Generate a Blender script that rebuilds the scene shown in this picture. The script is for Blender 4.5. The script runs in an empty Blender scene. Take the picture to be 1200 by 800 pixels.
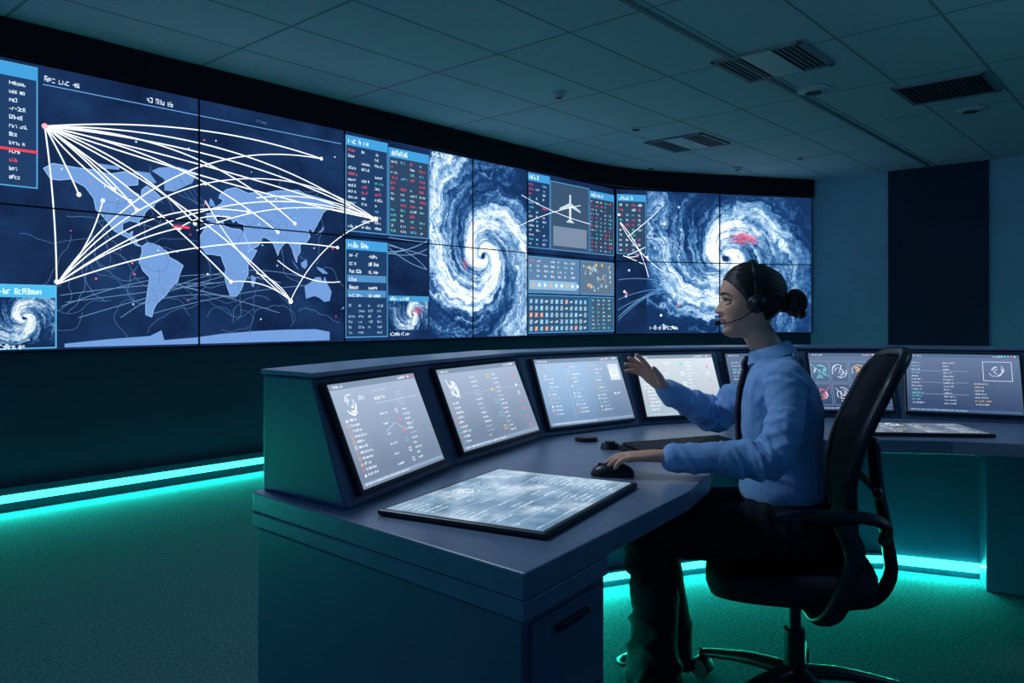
import bpy, bmesh, math, random
from mathutils import Vector, Matrix, noise
from mathutils.geometry import tessellate_polygon
random.seed(7)
sc=bpy.context.scene
try:
    sc.view_settings.view_transform='Standard'
except Exception: pass
V=Vector
# ------------------------------------------------------------ helpers
def link(o,parent=None):
    sc.collection.objects.link(o)
    if parent is not None: o.parent=parent
    return o
def empty(name,loc=(0,0,0)):
    o=bpy.data.objects.new(name,None); o.location=loc; o.empty_display_size=.1
    return link(o)
def setpar(o,p):
    o.parent=p
    o.matrix_parent_inverse=Matrix.Translation(p.location).inverted()
def mk(name,verts,faces,mat=None,parent=None,smooth=False,M=None,bevel=0,seg=2,fm=None,mats=None):
    me=bpy.data.meshes.new(name); me.from_pydata([tuple(v) for v in verts],[],[tuple(f) for f in faces]); me.update()
    bm=bmesh.new(); bm.from_mesh(me); bmesh.ops.recalc_face_normals(bm,faces=bm.faces); bm.to_mesh(me); bm.free()
    o=bpy.data.objects.new(name,me); sc.collection.objects.link(o)
    if M is not None: o.matrix_world=M
    if mats:
        for m in mats: me.materials.append(m)
        if fm:
            for p,i in zip(me.polygons,fm): p.material_index=i
    elif mat: me.materials.append(mat)
    if smooth:
        for p in me.polygons: p.use_smooth=True
    if bevel:
        b=o.modifiers.new('b','BEVEL'); b.width=bevel; b.segments=seg; b.limit_method='ANGLE'; b.angle_limit=.6
    if parent is not None: setpar(o,parent)
    return o
def bake(o):
    dg=bpy.context.evaluated_depsgraph_get(); dg.update()
    me=bpy.data.meshes.new_from_object(o.evaluated_get(dg))
    o.modifiers.clear(); o.data=me
class B:
    def __init__(s): s.v=[];s.f=[];s.m=[]
    def add(s,v,f,mi=0):
        n=len(s.v); s.v+= [V(x) for x in v]; s.f+=[tuple(i+n for i in q) for q in f]; s.m+=[mi]*len(f)
    def box(s,c,size,X=(1,0,0),Y=(0,1,0),Z=(0,0,1),mi=0):
        c=V(c);X=V(X)*size[0]/2;Y=V(Y)*size[1]/2;Z=V(Z)*size[2]/2
        v=[c+a*X+b*Y+d*Z for a in(-1,1) for b in(-1,1) for d in(-1,1)]
        s.add(v,[(0,1,3,2),(4,6,7,5),(0,4,5,1),(2,3,7,6),(0,2,6,4),(1,5,7,3)],mi)
    def prism(s,poly,z0,z1,mi=0):
        n=len(poly)
        v=[(p[0],p[1],z0) for p in poly]+[(p[0],p[1],z1) for p in poly]
        f=[tuple(range(n))[::-1],tuple(range(n,2*n))]+[(i,(i+1)%n,n+(i+1)%n,n+i) for i in range(n)]
        s.add(v,f,mi)
    def rings(s,rings,mi=0,cap=True,closed=False):
        n=len(rings[0]); v=[p for r in rings for p in r]; f=[]
        R=len(rings)
        for i in range(R-1 if not closed else R):
            a=i*n;b=((i+1)%R)*n
            for j in range(n): f.append((a+j,a+(j+1)%n,b+(j+1)%n,b+j))
        if cap and not closed: f.append(tuple(range(n))[::-1]); f.append(tuple(range((R-1)*n,R*n)))
        s.add(v,f,mi)
    def tube(s,pts,rad,n=14,sub=5,hint=None,mi=0,closed=False,round_end=True):
        pts=[V(p) for p in pts]
        rad=[(r,r) if not isinstance(r,(tuple,list)) else r for r in rad] if isinstance(rad,(list,tuple)) else [(rad,rad)]*len(pts)
        P=[];Rr=[]
        N=len(pts)
        def cr(a,b,c,d,t):
            return .5*((2*b)+(c-a)*t+(2*a-5*b+4*c-d)*t*t+(3*b-a-3*c+d)*t**3)
        rng=range(N) if closed else range(N-1)
        for i in rng:
            if closed: idx=[(i-1)%N,i,(i+1)%N,(i+2)%N]
            else: idx=[max(i-1,0),i,i+1,min(i+2,N-1)]
            for k in range(sub):
                t=k/sub
                P.append(cr(pts[idx[0]],pts[idx[1]],pts[idx[2]],pts[idx[3]],t))
                ra,rb=rad[idx[1]],rad[idx[2]]
                Rr.append((ra[0]*(1-t)+rb[0]*t,ra[1]*(1-t)+rb[1]*t))
        if not closed: P.append(pts[-1]);Rr.append(rad[-1])
        if not closed and round_end:
            d0=(P[0]-P[1]).normalized(); d1=(P[-1]-P[-2]).normalized()
            r0=min(Rr[0]);r1=min(Rr[-1])
            a=[P[0]+d0*r0*q for q in(.95,.75,.4)];ar=[(Rr[0][0]*q,Rr[0][1]*q) for q in(.3,.66,.91)]
            b=[P[-1]+d1*r1*q for q in(.4,.75,.95)];br=[(Rr[-1][0]*q,Rr[-1][1]*q) for q in(.91,.66,.3)]
            P=a+P+b;Rr=ar+Rr+br
        h=V(hint) if hint is not None else None
        rg=[];prev=None
        M=len(P)
        for i in range(M):
            if closed: T=(P[(i+1)%M]-P[i-1]).normalized()
            else: T=(P[min(i+1,M-1)]-P[max(i-1,0)]).normalized()
            if h is not None: a=h-T*h.dot(T)
            elif prev is None:
                q=V((0,0,1)) if abs(T.z)<.8 else V((1,0,0)); a=q-T*q.dot(T)
            else: a=prev-T*prev.dot(T)
            a.normalize(); prev=a; b=T.cross(a)
            rg.append([P[i]+a*math.cos(2*math.pi*j/n)*Rr[i][0]+b*math.sin(2*math.pi*j/n)*Rr[i][1] for j in range(n)])
        s.rings(rg,mi,closed=closed)
    def ell(s,c,r,X=(1,0,0),Y=(0,1,0),Z=(0,0,1),nu=20,nv=12,mi=0):
        c=V(c);X=V(X);Y=V(Y);Z=V(Z)
        rg=[]
        for i in range(1,nv):
            a=math.pi*i/nv
            rg.append([c+X*r[0]*math.sin(a)*math.cos(2*math.pi*j/nu)+Y*r[1]*math.sin(a)*math.sin(2*math.pi*j/nu)-Z*r[2]*math.cos(a) for j in range(nu)])
        s.rings(rg,mi)
    def cyl(s,a,b,r,n=20,mi=0,r2=None):
        a=V(a);b=V(b);T=(b-a).normalized();q=V((0,0,1)) if abs(T.z)<.8 else V((1,0,0))
        x=(q-T*q.dot(T)).normalized();y=T.cross(x)
        r2=r if r2 is None else r2
        s.rings([[p+x*R*math.cos(2*math.pi*j/n)+y*R*math.sin(2*math.pi*j/n) for j in range(n)] for p,R in((a,r),(b,r2))],mi)
    def obj(s,name,mat=None,parent=None,smooth=False,bevel=0,M=None,mats=None,seg=2):
        return mk(name,s.v,s.f,mat,parent,smooth,M,bevel,seg,s.m,mats)
# ------------------------------------------------------------ materials
def newmat(name):
    m=bpy.data.materials.new(name); m.use_nodes=True; nt=m.node_tree; nt.nodes.clear()
    out=nt.nodes.new('ShaderNodeOutputMaterial'); return m,nt,out
def pbr(name,col,rough=.5,metal=0,nscale=30,namt=.12,bump=0,bscale=None,spec=.5,coat=0,sheen=0,stretch=None,sss=0):
    m,nt,out=newmat(name); N=nt.nodes;L=nt.links
    b=N.new('ShaderNodeBsdfPrincipled'); L.new(b.outputs[0],out.inputs[0])
    tc=N.new('ShaderNodeTexCoord'); vec=tc.outputs['Object']
    if stretch:
        mp=N.new('ShaderNodeMapping'); mp.inputs['Scale'].default_value=stretch; L.new(vec,mp.inputs['Vector']); vec=mp.outputs[0]
    nz=N.new('ShaderNodeTexNoise'); nz.inputs['Scale'].default_value=nscale; nz.inputs['Detail'].default_value=5
    L.new(vec,nz.inputs['Vector'])
    cr=N.new('ShaderNodeValToRGB'); L.new(nz.outputs['Fac'],cr.inputs[0])
    cr.color_ramp.elements[0].position=.3;cr.color_ramp.elements[1].position=.7
    cr.color_ramp.elements[0].color=(*[c*(1-namt) for c in col],1);cr.color_ramp.elements[1].color=(*[min(1,c*(1+namt)) for c in col],1)
    L.new(cr.outputs[0],b.inputs['Base Color'])
    b.inputs['Roughness'].default_value=rough;b.inputs['Metallic'].default_value=metal
    b.inputs['Specular IOR Level'].default_value=spec
    b.inputs['Coat Weight'].default_value=coat
    if sheen: b.inputs['Sheen Weight'].default_value=sheen
    if sss:
        b.inputs['Subsurface Weight'].default_value=sss;b.inputs['Subsurface Scale'].default_value=.01
    if bump:
        n2=N.new('ShaderNodeTexNoise'); n2.inputs['Scale'].default_value=bscale or nscale*3; n2.inputs['Detail'].default_value=4
        L.new(vec,n2.inputs['Vector'])
        bp=N.new('ShaderNodeBump'); bp.inputs['Strength'].default_value=bump; bp.inputs['Distance'].default_value=.01
        L.new(n2.outputs['Fac'],bp.inputs['Height']);L.new(bp.outputs[0],b.inputs['Normal'])
    return m
class NB:
    def __init__(s,nt): s.nt=nt
    def m(s,op,a,b=None,c=None):
        n=s.nt.nodes.new('ShaderNodeMath'); n.operation=op
        for i,x in enumerate((a,b,c)):
            if x is None: continue
            if isinstance(x,(int,float)): n.inputs[i].default_value=x
            else: s.nt.links.new(x,n.inputs[i])
        return n.outputs[0]
    def comb(s,x,y,z):
        n=s.nt.nodes.new('ShaderNodeCombineXYZ')
        for i,q in enumerate((x,y,z)):
            if isinstance(q,(int,float)): n.inputs[i].default_value=q
            else: s.nt.links.new(q,n.inputs[i])
        return n.outputs[0]
    def noise(s,vec,scale,detail=4,rough=.55,dist=0):
        n=s.nt.nodes.new('ShaderNodeTexNoise'); n.inputs['Scale'].default_value=scale;n.inputs['Detail'].default_value=detail
        n.inputs['Roughness'].default_value=rough;n.inputs['Distortion'].default_value=dist
        s.nt.links.new(vec,n.inputs['Vector']); return n.outputs['Fac']
    def ramp(s,fac,stops):
        n=s.nt.nodes.new('ShaderNodeValToRGB'); e=n.color_ramp.elements
        while len(e)<len(stops): e.new(.5)
        for q,(p,c) in zip(e,stops): q.position=p;q.color=(*c,1)
        s.nt.links.new(fac,n.inputs[0]); return n.outputs[0]
    def mix(s,f,a,b):
        n=s.nt.nodes.new('ShaderNodeMix'); n.data_type='RGBA'
        for i,x in((0,f),(6,a),(7,b)):
            if isinstance(x,(int,float)): n.inputs[i].default_value=x
            elif isinstance(x,tuple): n.inputs[i].default_value=(*x,1)
            else: s.nt.links.new(x,n.inputs[i])
        return n.outputs[2]
def emis(name,strength=1.0,attr=False,col=None):
    m,nt,out=newmat(name); e=nt.nodes.new('ShaderNodeEmission'); e.inputs[1].default_value=strength
    if attr:
        a=nt.nodes.new('ShaderNodeAttribute'); a.attribute_name='Col'; nt.links.new(a.outputs['Color'],e.inputs[0])
    else: e.inputs[0].default_value=(*col,1)
    nt.links.new(e.outputs[0],out.inputs[0]); return m
GFX=emis('screen_graphics',1.5,attr=True)
def screenbase(name,stops,scale,strength=1,grad=None,rough=.3,spec=.3):
    m,nt,out=newmat(name); nb=NB(nt); tc=nt.nodes.new('ShaderNodeTexCoord')
    f=nb.noise(tc.outputs['Object'],scale,6,.6,.3)
    c=nb.ramp(f,stops)
    if grad:
        sp=nt.nodes.new('ShaderNodeSeparateXYZ'); nt.links.new(tc.outputs['Object'],sp.inputs[0])
        g=nb.m('MULTIPLY_ADD',sp.outputs[1],grad[0],grad[1]); g=nb.m('MAXIMUM',nb.m('MINIMUM',g,1),0)
        c=nb.mix(g,c,grad[2])
    b=nt.nodes.new('ShaderNodeBsdfPrincipled'); b.inputs['Base Color'].default_value=(.006,.008,.012,1);b.inputs['Roughness'].default_value=rough
    b.inputs['Specular IOR Level'].default_value=spec
    b.inputs['Emission Strength'].default_value=strength; nt.links.new(c,b.inputs['Emission Color'])
    nt.links.new(b.outputs[0],out.inputs[0]); return m
def cyclone(name,R,k,sign=1,red=False,thr=0.0,strength=1.1,asp=1.0,env=1.0):
    m,nt,out=newmat(name); nb=NB(nt); tc=nt.nodes.new('ShaderNodeTexCoord')
    sp=nt.nodes.new('ShaderNodeSeparateXYZ'); nt.links.new(tc.outputs['Object'],sp.inputs[0])
    x=nb.m('MULTIPLY',sp.outputs[0],asp); y=sp.outputs[1]
    r=nb.m('DIVIDE',nb.m('SQRT',nb.m('ADD',nb.m('MULTIPLY',x,x),nb.m('MULTIPLY',y,y))),R)
    wob=nb.noise(tc.outputs['Object'],2.6/R,6,.65)
    wobc=nb.m('MULTIPLY',nb.m('SUBTRACT',wob,.5),1.5)
    lr=nb.m('LOGARITHM',nb.m('ADD',r,.07),math.e)
    a=nb.m('ADD',nb.m('ADD',nb.m('ARCTAN2',y,x),nb.m('MULTIPLY',lr,k*sign)),wobc)
    ca=nb.m('COSINE',a);sa=nb.m('SINE',a)
    n1=nb.noise(nb.comb(nb.m('MULTIPLY',ca,2.6),nb.m('MULTIPLY',sa,2.6),nb.m('MULTIPLY',lr,1.2)),1.4,10,.70,.3)
    n2=nb.noise(nb.comb(nb.m('MULTIPLY',ca,12),nb.m('MULTIPLY',sa,12),nb.m('MULTIPLY',lr,2.4)),1.3,9,.74,.2)
    n3=nb.noise(tc.outputs['Object'],7/R,10,.75,.6)
    arm=nb.m('COSINE',nb.m('MULTIPLY',a,2))
    d=nb.m('ADD',nb.m('MULTIPLY',n1,1.7),nb.m('MULTIPLY',n2,.8))
    d=nb.m('ADD',d,nb.m('MULTIPLY',arm,.20)); d=nb.m('ADD',d,nb.m('MULTIPLY',n3,.8))
    d=nb.m('SUBTRACT',d,nb.m('MULTIPLY',nb.m('POWER',r,1.6),.42*env))
    eye=nb.m('MULTIPLY',nb.m('POWER',math.e,nb.m('MULTIPLY',nb.m('MULTIPLY',r,r),-700)),1.3)
    wall=nb.m('MULTIPLY',nb.m('POWER',math.e,nb.m('MULTIPLY',nb.m('MULTIPLY',r,r),-14)),.28)
    d=nb.m('ADD',nb.m('SUBTRACT',d,eye),wall)
    d=nb.m('MULTIPLY',nb.m('SUBTRACT',d,1.30+thr),1.25)
    c=nb.ramp(d,[(0,(.006,.026,.09)),(.2,(.012,.055,.18)),(.38,(.06,.19,.40)),(.58,(.32,.50,.70)),(.80,(.85,.92,.97))])
    if red:
        nr=nb.noise(nb.comb(nb.m('MULTIPLY',ca,9),nb.m('MULTIPLY',sa,9),nb.m('MULTIPLY',lr,1.8)),1.3,8,.7,.3)
        dx=nb.m('SUBTRACT',x,red[0]);dy=nb.m('SUBTRACT',y,red[1])
        dd=nb.m('ADD',nb.m('MULTIPLY',nb.m('MULTIPLY',dx,dx),1/red[2]**2),nb.m('MULTIPLY',nb.m('MULTIPLY',dy,dy),1/red[3]**2))
        mk_=nb.m('SUBTRACT',nb.m('ADD',nb.m('MULTIPLY',nr,1.9),nb.m('MULTIPLY',n3,.4)),nb.m('ADD',nb.m('MULTIPLY',dd,.22),red[4]))
        mk_=nb.m('MAXIMUM',nb.m('MINIMUM',nb.m('MULTIPLY',mk_,6),1),0)
        c=nb.mix(mk_,c,(.80,.06,.12))
    e=nt.nodes.new('ShaderNodeEmission'); e.inputs[1].default_value=strength; nt.links.new(c,e.inputs[0]);nt.links.new(e.outputs[0],out.inputs[0])
    return m
class Art:
    def __init__(s): s.v=[];s.f=[];s.c=[]
    def poly(s,pts,col,z=0):
        n=len(s.v); s.v+=[(p[0],p[1],z) for p in pts]
        if len(pts)<=4: s.f.append(tuple(range(n,n+len(pts))));s.c.append(col)
        else:
            for t in tessellate_polygon([[V((p[0],p[1],0)) for p in pts]]):
                s.f.append(tuple(n+i for i in t));s.c.append(col)
    def rect(s,x0,y0,x1,y1,col,z=0): s.poly([(x0,y0),(x1,y0),(x1,y1),(x0,y1)],col,z)
    def frame(s,x0,y0,x1,y1,w,col,z=0):
        s.rect(x0,y0,x1,y0+w,col,z);s.rect(x0,y1-w,x1,y1,col,z);s.rect(x0,y0,x0+w,y1,col,z);s.rect(x1-w,y0,x1,y1,col,z)
    def ribbon(s,pts,w,col,z=0,w1=None):
        w1=w if w1 is None else w1
        for i in range(len(pts)-1):
            a=V(pts[i]);b=V(pts[i+1]); d=(b-a)
            if d.length<1e-6: continue
            n=V((-d.y,d.x)).normalized(); t0=w+(w1-w)*i/len(pts);
            s.poly([a-n*t0/2,b-n*t0/2,b+n*t0/2,a+n*t0/2],col,z+i*1e-6)
    def arc(s,p0,p1,bul,w,col,z=0,n=26):
        p0=V(p0);p1=V(p1);d=p1-p0;nn=V((-d.y,d.x)); c=(p0+p1)/2+nn*bul
        pts=[(1-t)**2*p0+2*t*(1-t)*c+t*t*p1 for t in [i/n for i in range(n+1)]]
        s.ribbon(pts,w,col,z)
    def disc(s,c,r,col,z=0,n=14):
        s.poly([(c[0]+r*math.cos(2*math.pi*i/n),c[1]+r*math.sin(2*math.pi*i/n)) for i in range(n)],col,z)
    def ring(s,c,r,w,col,z=0,n=24):
        s.ribbon([(c[0]+r*math.cos(2*math.pi*i/n),c[1]+r*math.sin(2*math.pi*i/n)) for i in range(n+1)],w,col,z)
    def glyph(s,x,y,w,h,col,z):
        t=w*.24; k=random.random()
        if k<.8: s.rect(x,y,x+t,y+h,col,z)
        if random.random()<.55: s.rect(x+w-t,y,x+w,y+h*random.choice([1,.55]),col,z+1e-5)
        for q in (0,.43,.85):
            if random.random()<.6: s.rect(x,y+h*q,x+w,y+h*q+h*.15,col,z+2e-5)
    def text(s,x,y,h,nchar,col,z=0.001):
        w=h*.62; cx=x; i=0
        while i<nchar:
            L=random.randint(2,7)
            for _ in range(min(L,nchar-i)):
                s.glyph(cx,y,w*.8,h*random.choice([.75,.75,1]),col,z); cx+=w; i+=1
            cx+=w*.8;i+=1
        return cx
    def table(s,x0,y0,x1,y1,rows,cols,col,head=None,hl=.08,h=None,z=.001):
        rh=(y1-y0)/rows; h=h or rh*.46; cw=(x1-x0)/cols
        for r in range(rows):
            y=y1-(r+1)*rh+rh*.3
            for c in range(cols):
                if random.random()<.1: continue
                cc=col
                q=random.random()
                if q<hl: cc=(.75,.06,.09)
                elif q<hl*2.2: cc=random.choice([(.1,.65,.42),(.1,.55,.75),(.15,.5,.8)])
                n=max(2,int(cw*random.uniform(.35,.8)/(h*.62)))
                s.text(x0+c*cw+cw*.05,y,h,n,cc,z)
    def obj(s,name,M,parent):
        me=bpy.data.meshes.new(name); me.from_pydata([tuple(v) for v in s.v],[],s.f); me.update()
        at=me.color_attributes.new('Col','FLOAT_COLOR','CORNER')
        buf=[]
        for p,c in zip(me.polygons,s.c):
            for _ in range(p.loop_total): buf+= [c[0],c[1],c[2],1]
        at.data.foreach_set('color',buf)
        me.materials.append(GFX)
        o=bpy.data.objects.new(name,me); sc.collection.objects.link(o); o.matrix_world=M
        setpar(o,parent); return o
def FR(o,u,v):
    u=V(u).normalized();v=V(v).normalized();n=u.cross(v)
    M=Matrix((( u.x,v.x,n.x,o[0]),(u.y,v.y,n.y,o[1]),(u.z,v.z,n.z,o[2]),(0,0,0,1))); return M
# ------------------------------------------------------------ room constants
CEIL=3.02; ZB=.99; ZT=2.78; F=920.; HC=1.2
UP=V((0,0,1))
P0=V((-3.13,4.8,0)); D=V((814,920,0)).normalized(); NRM=V((D.y,-D.x,0))   # into room
K0=P0+D*6.61                          # inner corner of screens
E0=V((3.995,10.5,0)); D2=(E0-K0).normalized(); L2=(E0-K0).length; N2=V((D2.y,-D2.x,0))
D3=NRM.copy()
M_ceil,nt,out=newmat('ceiling_tiles'); nb=NB(nt)
tc=nt.nodes.new('ShaderNodeTexCoord');sp=nt.nodes.new('ShaderNodeSeparateXYZ');nt.links.new(tc.outputs['Object'],sp.inputs[0])
def line(o,per,w):
    f=nb.m('FRACT',nb.m('DIVIDE',nb.m('ADD',o,100*per),per)); return nb.m('LESS_THAN',f,w/per)
ln=nb.m('MAXIMUM',line(sp.outputs[0],1.24,.02),line(sp.outputs[1],.62,.02))
nz=nb.noise(tc.outputs['Object'],60,5,.7)
tile=nt.nodes.new('ShaderNodeTexWhiteNoise'); tile.noise_dimensions='2D'
nt.links.new(nb.comb(nb.m('FLOOR',nb.m('DIVIDE',sp.outputs[0],1.24)),nb.m('FLOOR',nb.m('DIVIDE',sp.outputs[1],.62)),0),tile.inputs['Vector'])
cc=nb.ramp(nz,[(.3,(.40,.50,.60)),(.7,(.48,.58,.68))])
cc=nb.mix(nb.m('MULTIPLY',tile.outputs[0],.2),cc,(.30,.39,.48))
cc=nb.mix(ln,cc,(.19,.25,.31))
b=nt.nodes.new('ShaderNodeBsdfPrincipled');b.inputs['Roughness'].default_value=.85;nt.links.new(cc,b.inputs['Base Color'])
bp=nt.nodes.new('ShaderNodeBump');bp.inputs['Strength'].default_value=.3;bp.inputs['Distance'].default_value=.01
nt.links.new(nb.m('SUBTRACT',nz,nb.m('MULTIPLY',ln,1.5)),bp.inputs['Height']);nt.links.new(bp.outputs[0],b.inputs['Normal'])
nt.links.new(b.outputs[0],out.inputs[0])
M_floor=pbr('teal_carpet',(.055,.13,.16),.95,nscale=90,namt=.45,bump=.6,bscale=220,spec=.1)
M_wall=pbr('painted_wall_teal',(.22,.40,.52),.7,nscale=4,namt=.06,bump=.05,bscale=120,spec=.2)
M_wdark=pbr('dark_wall_panel',(.03,.08,.12),.6,nscale=3,namt=.1,bump=.05,bscale=90,spec=.2)
M_black=pbr('matte_black',(.005,.007,.011),.6,spec=.25)
M_navy=pbr('navy_panel',(.010,.022,.055),.6,nscale=2,namt=.15,spec=.2)
M_desk=pbr('console_laminate',(.16,.23,.35),.32,nscale=14,namt=.08,bump=.03,bscale=300,spec=.5)
M_desk2=pbr('console_body_paint',(.09,.145,.25),.42,nscale=8,namt=.08,spec=.4)
M_plast=pbr('black_plastic',(.010,.013,.018),.38,nscale=60,spec=.5)
M_met=pbr('dark_metal',(.03,.035,.045),.35,metal=.6)
LED=emis('led_emission',4.5,col=(.035,1,.74))
def quadobj(name,M,x0,y0,x1,y1,mat,thick=None):
    if thick:
        b=B();b.box(((x0+x1)/2,(y0+y1)/2,thick/2),(x1-x0,y1-y0,abs(thick)));return b.obj(name,mat,M=M)
    return mk(name,[(x0,y0,0),(x1,y0,0),(x1,y1,0),(x0,y1,0)],[(0,1,2,3)],mat,M=M)
quadobj('floor',FR((0,0,0),D,V((-D.y,D.x,0))),-4,-14,12.5,5.6,M_floor,-.1)
Mc=FR((P0.x,P0.y,CEIL),D,V((-D.y,D.x,0)))
quadobj('ceiling',Mc,-7,-11,9,.6,M_ceil,.1)
def wallbox(name,A,Bp,z0,z1,th,mat,n,parent=None,bevel=0):
    A=V(A);Bp=V(Bp);d=(Bp-A).normalized();b=B()
    c=(A+Bp)/2-n*th/2;c.z=(z0+z1)/2
    b.box(c,((Bp-A).length,abs(th),z1-z0),X=d,Y=n,Z=(0,0,1))
    return b.obj(name,mat,parent,bevel=bevel)
A0=P0-D*6.5
wallbox('wall_left',A0,K0+D*.1,0,CEIL,.15,M_wdark,NRM)
wallbox('wall_back',K0,E0+D2*.05,0,CEIL,.15,M_wdark,N2)
R0=E0.copy()
wallbox('wall_right',R0,R0+D3*7.5,0,CEIL,.15,M_wall,-D)
wallbox('wall_panel_1',R0+D3*.98-D*.031,R0+D3*2.07-D*.031,0,CEIL-.005,.03,M_navy,-D)  # dark acoustic wall panel set on the right wall, not a door
bk=B()
cur=[]
for t in (-6.5,-3,0,3,5.6): cur.append((P0+D*t,NRM))
for i in range(1,8):
    s=i/8; a=(P0+D*5.6)*(1-s)**2+K0*2*s*(1-s)+(K0+D2*.9)*s*s; n=(NRM*(1-s)+N2*s).normalized(); cur.append((a,n))
cur+= [(K0+D2*.9,N2),(K0+D2*2,N2),(E0,N2)]
rg=[]
for p,n in cur:
    q=p+n*.07;w=p-n*.02
    rg.append([V((w.x,w.y,ZT+.012)),V((q.x,q.y,ZT+.012)),V((q.x,q.y,CEIL-.002)),V((w.x,w.y,CEIL-.002))])
bk.rings(rg); bk.obj('trim_bulkhead',M_black)
wallbox('trim_ledge',P0-D*6.5,K0-D*.05,.120,.155,-.05,M_wdark,NRM)
wallbox('trim_ledge.001',K0+D2*.05,E0,.120,.155,-.05,M_wdark,N2)
def linelight(name,A,Bp,n,z,off,wd,power,col,parent,tilt=.75,spread=150):
    A=V(A);Bp=V(Bp);l=bpy.data.lights.new(name,'AREA');l.shape='RECTANGLE';l.size=(Bp-A).length;l.size_y=wd;l.energy=power;l.color=col
    l.spread=math.radians(spread)
    o=bpy.data.objects.new(name,l)
    x=(Bp-A).normalized();dirn=(n*tilt-UP).normalized();zz=-dirn;yy=zz.cross(x)
    c=(A+Bp)/2+n*off;c.z=z
    o.matrix_world=Matrix(((x.x,yy.x,zz.x,c.x),(x.y,yy.y,zz.y,c.y),(x.z,yy.z,zz.z,c.z),(0,0,0,1)))
    sc.collection.objects.link(o);setpar(o,parent);return o
GC=(.03,1,.70)
def ledstrip(name,A,Bp,n,z,off,h,mat,power):
    e=empty(name,((A+Bp)/2+n*off)+V((0,0,z)))
    d=(Bp-A).normalized();b=B()
    c=(A+Bp)/2+n*(off+.01);c.z=z
    b.box(c,((Bp-A).length,.012,h),X=d,Y=n); b.obj('diffuser',mat,e)
    b=B();c=(A+Bp)/2+n*off*.5;c.z=z; b.box(c,((Bp-A).length,off,h+.012),X=d,Y=n); b.obj('channel',M_met,e)
    linelight('led_bar',A,Bp,n,z+.02,off+.028,.012,power,GC,e,tilt=1.1,spread=160)
    return e
ledstrip('led_strip_light',P0-D*3,K0-D*.1,NRM,.085,.022,.045,LED,95)
ledstrip('led_strip_light',K0+D2*.1,E0-D2*.1,N2,.085,.022,.045,LED,16)
# ------------------------------------------------------------ VIDEO WALL
vw=empty('video_wall',(P0+D*3).to_tuple())
M_map=screenbase('map_ocean',[(.35,(.005,.015,.055)),(.6,(.010,.034,.115)),(.8,(.018,.06,.17))],2.2,1.05,spec=.15)
OFF=.035
MW=FR(P0+NRM*OFF+V((0,0,0)),D,(0,0,1)); MB=FR(K0+N2*OFF,D2,(0,0,1))
def sub(M,x,y,z): return M@Matrix.Translation((x,y,z))
b=B();b.box(((6.61-3)/2,(ZB+ZT)/2,-OFF/2),(9.59,ZT-ZB+.02,OFF-.002));b.obj('cabinet',M_black,vw,M=MW)
b=B();b.box((L2/2+.01,(ZB+ZT)/2,-OFF/2),(L2-.02,ZT-ZB+.02,OFF-.002));b.obj('cabinet_back',M_black,vw,M=MB)
o=quadobj('display_map',sub(MW,0,0,.001),-2.98,ZB,6.58,ZT,M_map);setpar(o,vw)
o=quadobj('display_map_back',sub(MB,0,0,.001),.03,ZB,L2-.01,ZT,M_map);setpar(o,vw)
def WL(x,y):
    k=(x-600)/F; p=P0+NRM*OFF
    t=(p.y*k-p.x)/(D.x-D.y*k); Y=p.y+D.y*t
    return (t,HC-(y-371)/F*Y)
def WB(x,y):
    k=(x-600)/F; p=K0+N2*OFF
    t=(p.y*k-p.x)/(D2.x-D2.y*k); Y=p.y+D2.y*t
    return (t,HC-(y-371)/F*Y)
def cyc(name,M,x0,y0,x1,y1,cx,cy,mat,z=.003):
    o=quadobj(name,sub(M,cx,cy,z),x0-cx,y0-cy,x1-cx,y1-cy,mat);setpar(o,vw)
ar=Art()
WHT=(.72,.85,.97);LB=(.12,.32,.62);DIM=(.07,.16,.33);LAND=(.12,.24,.50)
u0,_=WL(48,300);u1,_=WL(390,300)
def LL(lo,la): return (u0+(lo+170)/325*(u1-u0),1.62+la*.0078)
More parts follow.
